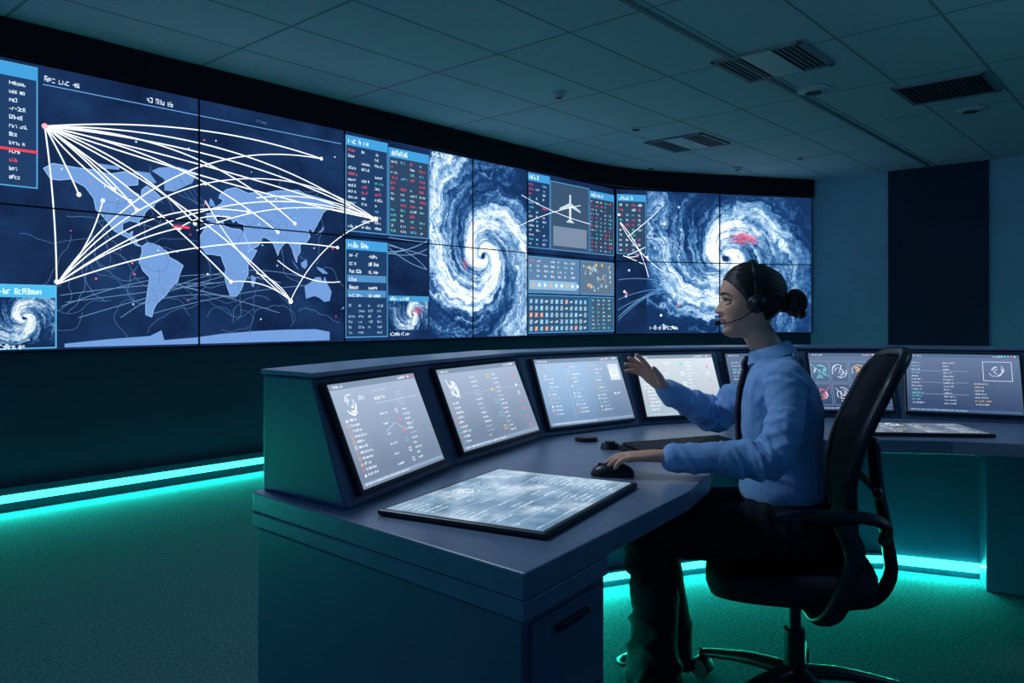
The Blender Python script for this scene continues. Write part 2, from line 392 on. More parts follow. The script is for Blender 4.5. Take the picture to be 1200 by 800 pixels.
cont=[
 [(-168,66),(-160,71),(-140,70),(-125,70),(-110,68),(-95,72),(-82,69),(-82,62),(-93,60),(-93,57),(-82,54),(-79,51),(-78,58),(-73,62),(-65,58),(-57,52),(-65,47),(-66,44),(-71,42),(-75,38),(-76,34),(-81,31),(-80,26),(-83,29),(-90,30),(-97,27),(-97,21),(-91,18),(-87,21),(-88,16),(-83,14),(-83,10),(-78,8),(-84,9),(-92,15),(-105,20),(-112,28),(-115,31),(-122,37),(-124,46),(-132,55),(-145,60),(-155,58),(-162,58)],
 [(-78,8),(-72,12),(-62,10),(-52,5),(-50,0),(-42,-3),(-35,-7),(-39,-15),(-41,-22),(-48,-27),(-53,-34),(-58,-38),(-63,-42),(-66,-47),(-68,-54),(-74,-52),(-74,-42),(-72,-30),(-70,-19),(-77,-13),(-81,-5),(-78,2)],
 [(-17,15),(-16,22),(-10,30),(-6,35),(2,37),(10,37),(11,33),(20,31),(30,31),(34,28),(38,20),(43,12),(51,12),(46,4),(40,-3),(40,-12),(35,-20),(32,-27),(26,-34),(19,-34),(15,-26),(12,-17),(13,-8),(9,0),(8,4),(-2,5),(-9,5),(-14,10)],
 [(-9,37),(-9,43),(-2,44),(-4,48),(3,51),(8,54),(10,58),(5,59),(6,62),(14,68),(25,71),(40,67),(45,68),(60,69),(75,73),(90,75),(105,77),(115,74),(135,72),(150,70),(155,69),(155,62),(145,60),(140,56),(138,52),(132,44),(128,38),(126,35),(122,39),(119,36),(122,30),(116,23),(108,21),(108,13),(104,9),(103,2),(99,10),(97,16),(92,22),(87,21),(80,14),(78,8),(74,16),(70,22),(62,25),(57,25),(56,20),(52,16),(44,12),(39,20),(35,28),(35,36),(28,37),(26,40),(22,37),(18,42),(14,45),(17,40),(12,42),(8,44),(3,42),(-1,37)],
 [(114,-22),(122,-18),(130,-12),(137,-12),(140,-17),(143,-11),(147,-19),(153,-27),(150,-37),(142,-38),(135,-34),(128,-32),(116,-35)],
 [(-55,60),(-45,60),(-25,70),(-20,80),(-40,83),(-60,80),(-68,76),(-55,70)],
 [(-5,50),(1,51),(-2,56),(-5,58),(-6,54)],[(44,-13),(50,-15),(47,-25),(44,-23)],
 [(96,5),(104,-3),(106,-6),(100,0)],[(109,2),(117,6),(118,0),(115,-4),(110,-2)],[(131,-1),(140,-3),(148,-8),(140,-8),(133,-4)],[(130,32),(136,35),(141,38),(142,43),(139,39),(133,35)],[(167,-46),(173,-41),(178,-38),(172,-45)],
 [(-150,-76),(-110,-73),(-70,-71),(-58,-66),(-55,-75),(-20,-73),(10,-70),(50,-68),(90,-67),(130,-67),(150,-70),(150,-79),(-150,-79)],
 [(-85,74),(-70,74),(-63,66),(-72,64),(-78,70),(-88,71)],[(-120,76),(-100,76),(-100,73),(-118,72)]]
for ci,c in enumerate(cont):
    ar.poly([LL(*p) for p in c],LAND,.003)
for c in cont[:4]:
    P=[V(LL(*p)) for p in c]
    ar.ribbon([p for p in P]+[P[0]],.005,(.22,.40,.68),.0035)
for i in range(60):
    a=random.uniform(-160,140);l=random.uniform(-55,60);q=[V(LL(a,l))]
    ang=random.uniform(0,6.28)
    for j in range(14):
        ang+=random.uniform(-.6,.6);q.append(q[-1]+V((math.cos(ang),math.sin(ang)))*.032)
    if all(1.02<p.y<2.7 for p in q): ar.ribbon(q,.003,random.choice([DIM,(.05,.12,.27)]),.004)
for i in range(9):
    s_=WL(random.uniform(70,230),random.uniform(330,375));t_=WL(random.uniform(240,398),random.uniform(310,370))
    ar.arc(s_,t_,random.uniform(-.02,.25),.004,(.11,.22,.40),.0042)
ar.rect(WL(50,86)[0],2.66,2.50,2.665,LB,.003);ar.rect(-.03,2.30,-.02,2.7,LB,.003)
ar.text(WL(52,92)[0],2.685,.035,10,WHT);ar.text(WL(172,115)[0],2.685,.035,9,WHT);ar.text(WL(300,140)[0],2.70,.02,8,DIM)
W=.0085
A=WL(52,148);Bp=WL(66,333);C=(.85,.92,1.0);HB=WL(440,257)
for tgt,bl in (((376,186),.10),((440,257),.10),((438,256),.03),((436,258),.16),((340,352),.10),((270,330),.06),((345,262),.20),((160,246),.08),((133,222),.05),((152,236),-.1),((66,330),.03),((92,228),.03),((228,262),.14),((325,272),.14),((440,257),-.03)):
    ar.arc(A,WL(*tgt),bl,W,C,.006);ar.disc(WL(*tgt),.015,C,.0075)
for tgt,bl in (((376,186),.28),((240,215),.16),((440,257),.24),((210,267),.10),((395,290),.12),((120,235),-.12),((290,248),.25)):
    ar.arc(Bp,WL(*tgt),bl,W*.9,C,.0062);ar.disc(WL(*tgt),.014,C,.0075)
for s,t,bl in (((340,352),(440,257),.2),((340,352),(300,320),-.2),((340,352),(240,235),.12),((230,270),(440,257),.16),((210,267),(270,255),.2),((325,305),(398,330),-.2),((240,215),(440,257),.2),((300,232),(440,257),.14),((270,330),(340,352),.2)):
    ar.arc(WL(*s),WL(*t),bl,W*.8,C,.0064)
ar.disc(A,.018,(1,.35,.4),.008);ar.disc(WL(340,353),.02,C,.008);ar.disc(HB,.02,C,.008)
for i in range(40):
    x,y=WL(random.uniform(70,395),random.uniform(140,380))
    ar.disc((x,y),random.uniform(.004,.008),random.choice([C,(.8,.1,.15),(.3,.6,.9),(.3,.6,.9)]),.0078,8)
x,y=WL(212,266);ar.rect(x-.06,y-.008,x+.06,y+.008,(.8,.05,.1),.008)
x0=WL(0,80)[0]-.6;x1=WL(44,80)[0]
def panel(a,x0,y0,x1,y1,bg=(.010,.035,.10),head=True,z=.005):
    a.rect(x0,y0,x1,y1,bg,z-.001)
    a.frame(x0,y0,x1,y1,.008,(.07,.27,.52),z)
    if head:
        a.rect(x0,y1-.085,x1,y1-.004,(.04,.25,.52),z+.0005)
        a.text(x0+.03,y1-.065,.045,max(4,int((x1-x0)*.5/.028)),WHT,z+.001)
panel(ar,x0,2.0,x1,2.76);ar.table(x0+.02,2.03,x1-.01,2.66,12,5,WHT,z=.0065)
ar.rect(x0,2.22,x1,2.235,(.8,.04,.05),.0075)
xa=WL(66,330)[0]
ar.rect(x0,1.32,xa,1.40,(.05,.35,.6),.005);ar.text(x0+.55,1.34,.035,14,WHT,.0062)
ar.frame(x0,1.0,xa,1.40,.008,(.08,.35,.6),.006)
ar.text(-.02,1.00,.03,9,WHT,.007)
cyc('display_storm_inset',MW,x0,1.03,xa-.008,1.32,WL(28,372)[0],1.19,cyclone('cyclone_small',.24,2.0,1,thr=-.05),.0045)
a0=2.54;a1=WL(455,300)[0];a2=WL(503,300)[0]
panel(ar,a0,1.93,a1-.01,2.75);ar.table(a0+.02,1.95,a1-.02,2.65,14,3,WHT,z=.0065,hl=.06)
panel(ar,a1,1.93,a2-.01,2.72,bg=(.02,.045,.095));ar.table(a1+.02,1.95,a2-.02,2.62,14,4,(.55,.7,.85),z=.0065,hl=.28)
panel(ar,a0,1.02,a1-.01,1.86);ar.table(a0+.03,1.35,a1-.03,1.76,6,2,WHT,z=.0065,hl=0);ar.table(a0+.03,1.04,a1-.03,1.32,6,4,(.35,.55,.75),z=.0065,hl=.05)
for yy in (1.5,1.37): ar.rect(a0+.02,yy,a1-.03,yy+.06,(.06,.2,.4),.0055)
for i in range(7):
    ar.arc(WL(455,random.uniform(275,300)),WL(500,random.uniform(275,325)),random.uniform(-.2,.2),.004,(.2,.38,.6),.0052)
ar.rect(a1,1.34,a2-.01,1.39,(.04,.24,.46),.005);ar.text(a1+.02,1.35,.03,12,WHT,.0062);ar.text(a1+.02,1.03,.03,14,WHT,.0062)
cyc('display_storm_inset_2',MW,a1,1.08,a2-.02,1.34,WL(483,365)[0],1.22,cyclone('cyclone_small2',.26,1.8,1,red=(.05,.03,.10,.05,1.1),thr=-.05),.0045)
c0=a2;c1=WL(617,300)[0]
e=WL(566,300)
M_c1=cyclone('cyclone_big',.74,2.6,1,red=(-.26,-.10,.07,.08,1.15),thr=-.08,asp=1.0,env=.40,strength=1.35)
cyc('display_cyclone',MW,c0,ZB+.01,c1,ZT-.01,e[0],e[1],M_c1,.003)
ar.text(c0+.03,ZT-.06,.04,10,WHT,.006)
d0=c1+.01;d1=WL(644,300)[0];d2=WL(690,300)[0];d3=6.58
panel(ar,d0,1.95,d1,2.76);ar.table(d0+.02,1.97,d1-.02,2.66,14,3,(.6,.78,.9),z=.0065,hl=.2)
panel(ar,d1+.01,1.95,d2,2.72,bg=(.03,.065,.12),head=False)
ar.rect(d1+.06,2.00,d2-.05,2.22,(.14,.19,.27),.0055)
x=(d1+d2)/2
ar.poly([(x-.012,2.28),(x+.012,2.28),(x+.02,2.40),(x+.014,2.60),(x-.014,2.60),(x-.02,2.40)],(.5,.58,.65),.006)
ar.poly([(x-.2,2.41),(x,2.46),(x+.2,2.41),(x+.2,2.43),(x,2.51),(x-.2,2.43)],(.42,.5,.58),.0061)
ar.poly([(x-.08,2.28),(x+.08,2.28),(x,2.33)],(.42,.5,.58),.0062)
ar.arc((d0-.3,2.1),(x+.2,2.5),.05,.006,C,.007);ar.arc((d0-.1,2.5),(x+.4,2.3),-.05,.006,C,.007)
panel(ar,d2+.01,1.95,d3,2.70,bg=(.02,.045,.09));ar.table(d2+.03,1.97,d3-.02,2.6,13,5,(.5,.62,.75),z=.0065,hl=.3)
panel(ar,d0,1.46,d1+.55,1.86,bg=(.08,.16,.28),head=False)
ar.table(d0+.03,1.62,d1+.5,1.84,4,7,WHT,z=.0065,hl=.05)
ar.rect(d0+.03,1.50,d1+.5,1.60,(.20,.36,.52),.006)
for i in range(9): ar.disc((d0+.1+i*.1,1.55),.022,(.7,.3,.12) if i%3==0 else (.55,.68,.8),.0065)
panel(ar,d1+.57,1.46,d3,1.86,bg=(.08,.13,.2),head=False)
for i in range(46): ar.disc((random.uniform(d1+.62,d3-.05),random.uniform(1.5,1.82)),random.uniform(.008,.026),random.choice([(.3,.42,.4),(.6,.33,.12),(.2,.4,.55),(.12,.2,.3)]),.006+i*1e-5)
panel(ar,d0,1.02,d1+.75,1.44,bg=(.02,.07,.14),head=False)
for i in range(12):
    for j in range(5):
        x=d0+.06+i*.09;y=1.07+j*.075
        if x>d1+.7: continue
        q=random.random()
        if q<.35: ar.ring((x,y),.022,.006,(.5,.68,.85),.006,14)
        elif q<.7: ar.rect(x-.024,y-.024,x+.024,y+.024,random.choice([(.2,.4,.6),(.5,.2,.15),(.12,.3,.5)]),.006)
        else: ar.text(x-.03,y-.01,.022,4,WHT,.006)
        ar.ribbon([(x-.016,y-.016),(x+.016,y+.016)],.005,WHT,.0065)
panel(ar,d1+.77,1.02,d3,1.44,bg=(.03,.08,.14),head=False);ar.table(d1+.8,1.04,d3-.03,1.42,8,4,(.6,.72,.85),z=.0065,hl=.15)
ar.obj('map_graphics',MW,vw)
b=B()
for t in (-1.33,-.04,1.244,2.53,4.085,c1+.005):
    b.box((t,(ZB+ZT)/2,.009),(.012,ZT-ZB,.006))
b.box(((6.58-2.98)/2,1.887,.009),(9.56,.010,.006)); b.obj('bezel_seams',M_black,vw,M=MW)
ab=Art()
q0=.04;q1=WB(757,300)[0]
panel(ab,q0,1.98,q1,2.72,bg=(.02,.05,.10));ab.table(q0+.03,2.0,q1-.03,2.62,10,4,WHT,z=.0065,hl=.25)
e2=WB(850,303)
cyc('display_cyclone_back',MB,q1+.01,ZB+.01,L2-.02,ZT-.01,e2[0],e2[1],cyclone('cyclone_back',1.05,2.0,1,red=(.30,.27,.34,.11,1.10),thr=-.06,env=.75,strength=1.35),.003)
for i in range(6):
    ab.arc(WB(722+random.uniform(0,14),random.uniform(255,300)),WB(random.uniform(745,800),random.uniform(240,330)),random.uniform(-.2,.2),.008,C,.0075)
for i in range(16): ab.disc(WB(random.uniform(722,800),random.uniform(240,385)),.016,random.choice([C,(.8,.15,.2),(.3,.5,.8)]),.0076)
for i in range(6): ab.arc(WB(724,random.uniform(325,380)),WB(790,random.uniform(325,380)),.12,.005,LB,.0074)
ab.text(q1+.05,ZB+.05,.05,14,WHT,.006)
ab.obj('storm_graphics',MB,vw)
b=B();sx=WB(843,300)[0]
b.box((sx,(ZB+ZT)/2,.009),(.016,ZT-ZB,.006));b.box((L2/2,1.887,.009),(L2-.04,.012,.006));b.obj('bezel_seams_back',M_black,vw,M=MB)
# ------------------------------------------------------------ CEILING FIXTURES
M_vent=pbr('vent_metal',(.13,.17,.21),.6);M_vd=pbr('vent_dark',(.02,.027,.035),.7);M_lt=pbr('off_white_plastic',(.42,.50,.57),.5)
UU=D;VV=V((-D.y,D.x,0))
def vent(cx,cy,kind,su=.6,sv=.62):
    c=V((cx,cy,CEIL)); e=empty('ceiling_air_vent',c)
    b=B()
    for s in(-1,1):
        b.box(c+UU*s*su/2+V((0,0,-.008)),(.03,sv+.03,.015),X=UU,Y=VV);b.box(c+VV*s*sv/2+V((0,0,-.008)),(su+.03,.03,.015),X=UU,Y=VV)
    b.obj('frame',M_vent,e)
    b=B();b.box(c+V((0,0,-.004)),(su,sv,.004),X=UU,Y=VV);b.obj('plenum',M_vd,e)
    b=B()
    if kind==0:
        b2=B();b2.box(c+V((0,0,-.012)),(su,sv*.34,.008),X=UU,Y=VV);b2.obj('diffuser_plate',M_lt,e)
        rngs=[(-.5,-.2),(.2,.5)]
    else: rngs=[(-.5,.5)]
    for a,bb in rngs:
        n=int((bb-a)*sv/.035)
        for i in range(n):
            y=(a+(bb-a)*(i+.5)/n)*sv
            b.box(c+VV*y+V((0,0,-.009)),(su-.03,.012,.008),X=UU,Y=VV)
    b.obj('louvers',M_vd if kind else M_vent,e)
vent(1.865,5.62,0);vent(3.47,6.27,1);vent(1.83,8.2,0)
def disc(name,x,y,r,h,mat):
    e=empty(name,(x,y,CEIL));b=B();b.cyl((x,y,CEIL-.001),(x,y,CEIL-h*.5),r,28);b.cyl((x,y,CEIL-h*.5),(x,y,CEIL-h),r*.8,28,r2=r*.62)
    b.obj('housing',mat,e)
    b=B();b.cyl((x,y,CEIL-h),(x,y,CEIL-h-.004),r*.5,24);b.obj('grille',M_vd,e)
disc('ceiling_speaker',2.42,6.3,.13,.025,M_lt);disc('ceiling_speaker',4.03,6.9,.12,.02,M_lt)
disc('smoke_detector',.38,6.37,.055,.045,M_lt);disc('smoke_detector',2.75,9.6,.06,.03,M_lt)
disc('recessed_downlight',1.20,7.6,.08,.012,M_lt);disc('recessed_downlight',3.3,9.0,.07,.012,M_lt);disc('recessed_downlight',1.7,9.6,.07,.012,M_lt)
b=B();c=P0+D*4.2+NRM*3.02;c.z=CEIL-.006;b.box(c,(14,.03,.012),X=UU,Y=VV);b.obj('trim_ceiling_rail',M_vent)
# ------------------------------------------------------------ CONSOLE
base=[V(p) for p in ((-.385,1.82),(-.178,2.36),(.118,2.93),(.53,3.25),(.95,3.42),(1.33,3.50),(1.72,3.48),(2.18,3.29),(2.6,2.95))]
e0=V((-.764,.645)).normalized()
def offp(P,d):
    out=[]
    N=[]
    for i in range(len(P)-1):
        t=(P[i+1]-P[i]).normalized();N.append(V((-t.y,t.x)))
    out.append(P[0]+e0*(d/N[0].dot(e0)))
    for i in range(1,len(P)-1):
        m=(N[i-1]+N[i]).normalized(); out.append(P[i]+m*(d/m.dot(N[i])))
    out.append(P[-1]+N[-1]*d); return out
con=empty('control_console',(.6,2.9,0))
RT=1.05;DT=.75
f0=offp(base,0);f1=offp(base,.125);f2=offp(base,.325)
b=B();rg=[]
for i in range(len(base)):
    rg.append([V((f0[i].x,f0[i].y,DT)),V((f1[i].x,f1[i].y,RT)),V((f2[i].x,f2[i].y,RT)),V((f2[i].x,f2[i].y,DT))])
b.rings(rg);b.obj('monitor_riser',M_desk2,con,bevel=.006)
t0=offp(base,.115);t1=offp(base,.335);b=B()
b.rings([[V((p.x,p.y,RT+.001)),V((q.x,q.y,RT+.001)),V((q.x,q.y,RT+.014)),V((p.x,p.y,RT+.014))] for p,q in zip(t0,t1)])
b.obj('riser_cap',M_desk,con,bevel=.003)
outr=offp(base,.35)
An=V((-.668,2.02));Bn=V((.022,1.375))
inner=[Bn,V((.27,1.745)),V((.46,2.03)),V((.565,2.24)),V((.62,2.42)),V((.70,2.62)),V((.84,2.77)),V((1.05,2.86)),V((1.3,2.89)),V((1.6,2.85)),V((1.9,2.74)),V((2.3,2.45))]
poly=[An]+outr[1:]+inner[::-1]
b=B();b.prism([p.to_tuple() for p in poly],DT-.05,DT);b.obj('desktop',M_desk,con,bevel=.004)
eo=(Bn-An).normalized();op=V((.563,.826)).normalized()
def ped(z0,z1,ins,ins2,w,mat,name,bev=.004):
    a=An+eo*ins+op*ins2;bq=Bn-eo*ins+op*ins2
    b=B();b.prism([p.to_tuple() for p in (a,bq,bq+op*(w-ins2),a+op*(w-ins2))],z0,z1);return b.obj(name,mat,con,bevel=bev)
ped(DT-.088,DT-.0505,0,0,.32,M_desk,'desk_fascia')
ped(.0,DT-.091,.012,.008,.32,M_desk2,'end_pedestal')
for z0,z1 in ((.06,.25),(.26,.45),(.46,.65)):
    a=Bn-eo*.008+op*.03;bq=Bn-eo*.008+op*.30
    b=B();c=(a+bq)/2;b.box((c.x,c.y,(z0+z1)/2),((bq-a).length,.012,z1-z0),X=(op.x,op.y,0),Y=(eo.x,eo.y,0));b.obj('drawer_front',M_desk2,con,bevel=.002)
    c=(a+bq)/2+eo*.012;b=B();b.box((c.x,c.y,z1-.03),(.12,.012,.012),X=(op.x,op.y,0),Y=(eo.x,eo.y,0));b.obj('drawer_handle',M_met,con,bevel=.002)
m0=offp(base,.27);m1=offp(base,.31)
b=B();b.rings([[V((p.x,p.y,0)),V((q.x,q.y,0)),V((q.x,q.y,DT-.051)),V((p.x,p.y,DT-.051))] for p,q in zip(m0,m1)]);b.obj('modesty_panel',M_desk2,con)
q0=offp(base,.09);q1=offp(base,.268)
s=(q0[7]-q0[6]).normalized();pa=q0[6]+s*.36
n=V((-s.y,s.x))
b=B();b.prism([p.to_tuple() for p in (pa,q0[7],q0[8],q1[8],q1[7],pa+n*.178)],0,DT-.051);b.obj('side_pedestal',M_desk2,con,bevel=.003)
l0=offp(base,.25);l1=offp(base,.268)
l0[0]=l0[0]+(l0[1]-l0[0])*.55;l1[0]=l1[0]+(l1[1]-l1[0])*.55
k=(pa-q0[6]).length/(q0[7]-q0[6]).length
l0=l0[:7]+[l0[6]+(l0[7]-l0[6])*k];l1=l1[:7]+[l1[6]+(l1[7]-l1[6])*k]
b=B();b.rings([[V((p.x,p.y,.03)),V((q.x,q.y,.03)),V((q.x,q.y,.07)),V((p.x,p.y,.07))] for p,q in zip(l0,l1)]);b.obj('led_diffuser',LED,con)
b=B();b.rings([[V((p.x,p.y,.074)),V((q.x,q.y,.074)),V((q.x,q.y,.084)),V((p.x,p.y,.084))] for p,q in zip(offp(base,.22)[:7],l1[:7])]);b.obj('led_shade',M_desk2,con)
for i in range(len(l0)-1):
    p=V((l0[i].x,l0[i].y,0));q=V((l0[i+1].x,l0[i+1].y,0));t=(q-p).normalized();nn=V((t.y,-t.x,0))
    linelight('led_bar',p,q,nn,.066,.008,.010,8.0*(q-p).length,GC,con,tilt=1.6,spread=170)
# ------------------------------------------------------------ MONITORS
def mon_mat(name,c0,c1,c2,strength=1.3):
    return screenbase(name,[(.3,c0),(.7,c1)],3.0,strength,grad=(4.5,-.15,c2),rough=.15,spec=.5)
MM=[mon_mat('console_screen_grey',(.13,.18,.27),(.18,.24,.34),(.33,.41,.54)),
    mon_mat('console_screen_mid',(.10,.16,.26),(.15,.21,.32),(.28,.37,.50)),
    mon_mat('console_screen_light',(.32,.40,.48),(.40,.47,.54),(.55,.61,.66)),
    mon_mat('console_screen_navy',(.025,.05,.12),(.05,.08,.155),(.11,.16,.27))]
M_bez=pbr('monitor_bezel',(.01,.012,.018),.35)
RD=(.75,.12,.12);TL=(.1,.55,.55);OR=(.75,.4,.12)
def monitor(i,m0_,m1_,mi,style):
    p=base[i];q=base[i+1];t=(q-p);L=t.length;t.normalize();n=V((-t.y,t.x))
    u=V((t.x,t.y,0));v=V((n.x*.125,n.y*.125,RT-DT)).normalized();nn=u.cross(v)
    w=L-m0_-m1_;h=.268
    o=V((p.x,p.y,DT))+u*m0_+v*.03+nn*.004
    M=FR(o,u,v)
    e=empty('computer_monitor',o+u*w/2)
    b=B();b.box((w/2,h/2,.008),(w+.022,h+.022,.016));b.obj('housing',M_bez,e,M=M,bevel=.004)
    s=quadobj('screen',sub(M,0,0,.0172),0,0,w,h,MM[mi]);setpar(s,e)
    a=Art();TX=(.78,.85,.95) if mi!=3 else (.5,.6,.72);MID=(.4,.48,.6) if mi!=3 else (.2,.3,.42)
    a.rect(0,h-.016,w,h,(.16,.22,.31) if mi!=3 else (.06,.11,.2),.0005)
    a.text(.012,h-.012,.007,12,TX,.001);a.text(w-.1,h-.012,.006,8,TX,.001)
    for k in range(6): a.rect(w-.02-k*.012,h-.011,w-.014-k*.012,h-.005,random.choice([TX,TX,RD,TL]),.001)
    a.rect(.008,.006,w-.008,.014,(.2,.28,.4) if mi!=3 else (.05,.1,.2),.0006);a.text(.014,.007,.005,int(w/.006),TX,.001)
    def icon(cx,cy,r,cl):
        k=random.random()
        if k<.4: a.ring((cx,cy),r,r*.25,cl,.0011,14)
        elif k<.7: a.frame(cx-r,cy-r,cx+r,cy+r,r*.25,cl,.0011)
        else: a.poly([(cx-r,cy-r),(cx+r,cy-r),(cx,cy+r)],cl,.0011)
    def blob(cx,cy,R):
        for k in range(16):
            a0_=random.uniform(0,6.28);rr=R*random.uniform(.2,1)
            a.ribbon([(cx+rr*math.cos(a0_+t),cy+rr*math.sin(a0_+t)) for t in [z*.25 for z in range(random.randint(3,8))]],R*.07,TX,.001+k*1e-5)
    if style==0:
        blob(.07,h-.058,.03);a.text(.11,h-.05,.011,4,TX,.001)
        for r in range(11):
            y=h-.1-r*.014
            icon(.026,y+.003,.0045,random.choice([TX,TX,RD,OR]));a.text(.038,y,.0065,random.randint(9,15),TX,.001)
            if r%2==0: a.text(w*.42,y,.0055,random.randint(6,12),TX,.001);icon(w*.62,y+.003,.0055,random.choice([TX,TL,RD]))
            a.text(w*.69,y,.0055,random.randint(5,12),random.choice([TX,TX,MID]),.001)
        a.rect(w*.42,h-.068,w*.95,h-.0665,MID,.001);a.text(w*.42,h-.058,.010,9,TX,.001);a.text(w*.42,h-.036,.006,20,MID,.001)
        for k in range(5): a.text(w*.67,h-.085+k*.009,.0045,14,MID,.001)
        a.ribbon([(w*.42,h*.45),(w*.55,h*.52),(w*.66,h*.42),(w*.8,h*.5)],.0015,MID,.001)
    elif style==1:
        blob(.06,h-.07,.03);a.ribbon([(.03,h-.035),(.05,h-.09),(.065,h-.045),(.08,h-.1)],.003,TX,.001)
        for r in range(14):
            y=h-.04-r*.0155
            if r>4: a.text(.028,y,.0065,random.randint(8,13),TX,.001);icon(.018,y+.003,.004,random.choice([TX,TL,RD]))
            a.text(w*.33,y,.0055,random.randint(6,14),random.choice([TX,MID]),.001)
            if r%3==0: icon(w*.56,y,.008,random.choice([TX,OR,TL]))
            a.text(w*.62,y,.0055,random.randint(5,11),TX,.001)
            if r%2: icon(w*.9,y,.006,random.choice([TX,RD]))
        a.rect(.01,h*.66,w-.01,h*.663,MID,.001);a.rect(w*.6,h*.1,w*.602,h*.9,MID,.001)
    elif style==2:
        for cx in (.10,.38,.66):
            for r in range(13):
                y=h-.038-r*.0155
                icon(w*cx-.012,y+.003,.004,random.choice([TX,TX,TL,RD,OR]))
                a.text(w*cx,y,.006,random.randint(7,13),random.choice([TX,TX,MID]),.001)
        a.rect(w*.3,h*.1,w*.303,h*.9,MID,.001)
        a.rect(w*.84,h*.62,w*.97,h*.88,(.5,.56,.64),.001);blob(w*.905,h*.75,.026)
        a.text(w*.83,h*.4,.008,7,TX,.001)
    elif style==3:
        cols=4
        for k in range(cols):
            for r in range(2):
                cx=w*(k+.5)/cols;cy=h*(.27+.40*r)
                a.frame(cx-w/cols*.46,cy-h*.185,cx+w/cols*.46,cy+h*.185,.0015,MID,.001)
                cl=[RD,TL,(.6,.55,.5),TX,RD,OR,TX,TL][(k*2+r)%8]
                for z in range(12):
                    a0_=random.uniform(0,6.28);rr=random.uniform(.006,.034)
                    a.ribbon([(cx+rr*math.cos(a0_+t*.25),cy+rr*math.sin(a0_+t*.25)) for t in range(random.randint(3,7))],.003,random.choice([cl,cl,TX]),.0013+z*1e-5)
                for z in range(3): a.ribbon([(cx,cy),(cx+random.uniform(-.04,.04),cy+random.uniform(-.04,.04))],.002,cl,.0016)
    elif style==4:
        for r in range(13):
            y=h-.045-r*.0155
            a.text(.02,y,.0065,random.randint(8,15),random.choice([TX,TX,TL]),.001);a.text(w*.33,y,.0065,random.randint(5,12),TX,.001)
            if r>5:a.text(w*.6,y,.0065,random.randint(8,16),random.choice([TX,TX,OR]),.001)
        a.frame(w*.68,h*.55,w*.93,h*.88,.002,TX,.001);blob(w*.8,h*.72,.03)
        for k in range(3): a.rect(.02,h*(.3+.2*k),w*.55,h*(.3+.2*k)+.0015,MID,.0011)
    a.obj('screen_ui',sub(M,0,0,.0176),e)
monitor(0,.065,.075,0,0);monitor(1,.055,.055,0,1);monitor(2,.03,.04,1,2);monitor(3,.03,.03,2,1)
monitor(4,.025,.025,3,4);monitor(5,.02,.03,3,3);monitor(6,.03,.03,3,4);monitor(7,.03,.03,3,2)
# ------------------------------------------------------------ TABLET DISPLAYS
M_tab=screenbase('tablet_screen',[(.35,(.08,.16,.26)),(.5,(.18,.29,.40)),(.66,(.50,.60,.70))],6.5,1.1,rough=.12,spec=.6)
M_tab2=screenbase('tablet_screen_dark',[(.3,(.06,.08,.11)),(.7,(.14,.17,.2))],5,.9,rough=.12,spec=.6)
def tablet(o,u,w,h,mat,seed):
    u=V(u).normalized();v=V((-u.y,u.x,0));M=FR(o,u,v)
    e=empty('tablet_display',V(o)+u*w/2+v*h/2)
    b=B();b.box((w/2,h/2,.0075),(w,h,.013));b.obj('housing',M_bez,e,M=M,bevel=.005)
    s=quadobj('screen',sub(M,0,0,.0146),.014,.014,w-.014,h-.014,mat);setpar(s,e)
    a=Art();TX=(.62,.72,.8)
    for c in range(4):
        for r in range(22):
            if random.random()<.7: a.text(.03+c*w*.24,.03+r*(h-.06)/22,.0065,random.randint(5,20),TX,.0005)
    for k in range(7): a.rect(.02,.03+k*h*.135,w*.95,.0312+k*h*.135,(.4,.5,.6),.0004)
    for z in range(14):
        a0_=random.uniform(0,6.28);rr=random.uniform(.008,.035)
        a.ribbon([(w*.45+rr*math.cos(a0_+t*.25),h*.8+rr*math.sin(a0_+t*.25)) for t in range(8)],.002,TX,.0006+z*1e-5)
    a.obj('screen_ui',sub(M,0,0,.0150),e)
tablet((.068,1.575,DT),(.264,.49,0),.555,.425,M_tab,1)
tablet((1.30,2.96,DT),(1,-.10,0),.50,.30,M_tab2,2)
# ------------------------------------------------------------ KEYBOARD / MOUSE
ku=V((.36,.17,0)).normalized();kv=V((-ku.y,ku.x,0))
ko=V((.415,2.50,DT+.001)) ;KM=FR(ko,ku,kv);e=empty('computer_keyboard',ko+ku*.2)
b=B();b.add([(0,0,0.001),(.43,0,0.001),(.43,.14,0.001),(0,.14,0.001),(0,0,.012),(.43,0,.012),(.43,.14,.022),(0,.14,.022)],[(0,3,2,1),(4,5,6,7),(0,1,5,4),(1,2,6,5),(2,3,7,6),(3,0,4,7)]);b.obj('case',M_plast,e,M=KM,bevel=.003)
b=B()
M_key=pbr('key_caps',(.03,.036,.045),.5)
for r in range(6):
    y=.012+r*.0205;z=.016+r*.0014
    x=.01
    while x<.41:
        w=.0165 if not(r==0 and .10<x<.2) else .10
        if not(.285<x<.295): b.box((x+w/2,y+.008,z+.003),(w,.0165,.008))
        x+=w+.0028
b.obj('keys',M_key,e,M=KM,bevel=.0015,seg=1)
MX,MY=.285,2.225
e=empty('computer_mouse',(MX,MY,DT))
b=B();b.ell((MX,MY,DT+.006),(.062,.034,.032),nu=24,nv=16)
b.v=[V((p.x,p.y,max(p.z,DT+.001))) for p in b.v];b.obj('shell',M_plast,e,smooth=True)
b=B();b.cyl((MX-.035,MY-.004,DT+.030),(MX-.035,MY+.004,DT+.030),.007);b.obj('scroll_wheel',M_met,e)
e=empty('drink_coaster',(.27,2.85,DT));b=B();b.cyl((.27,2.85,DT+.001),(.27,2.85,DT+.012),.042,28);b.cyl((.27,2.85,DT+.012),(.27,2.85,DT+.015),.036,28);b.obj('disc',M_plast,e)
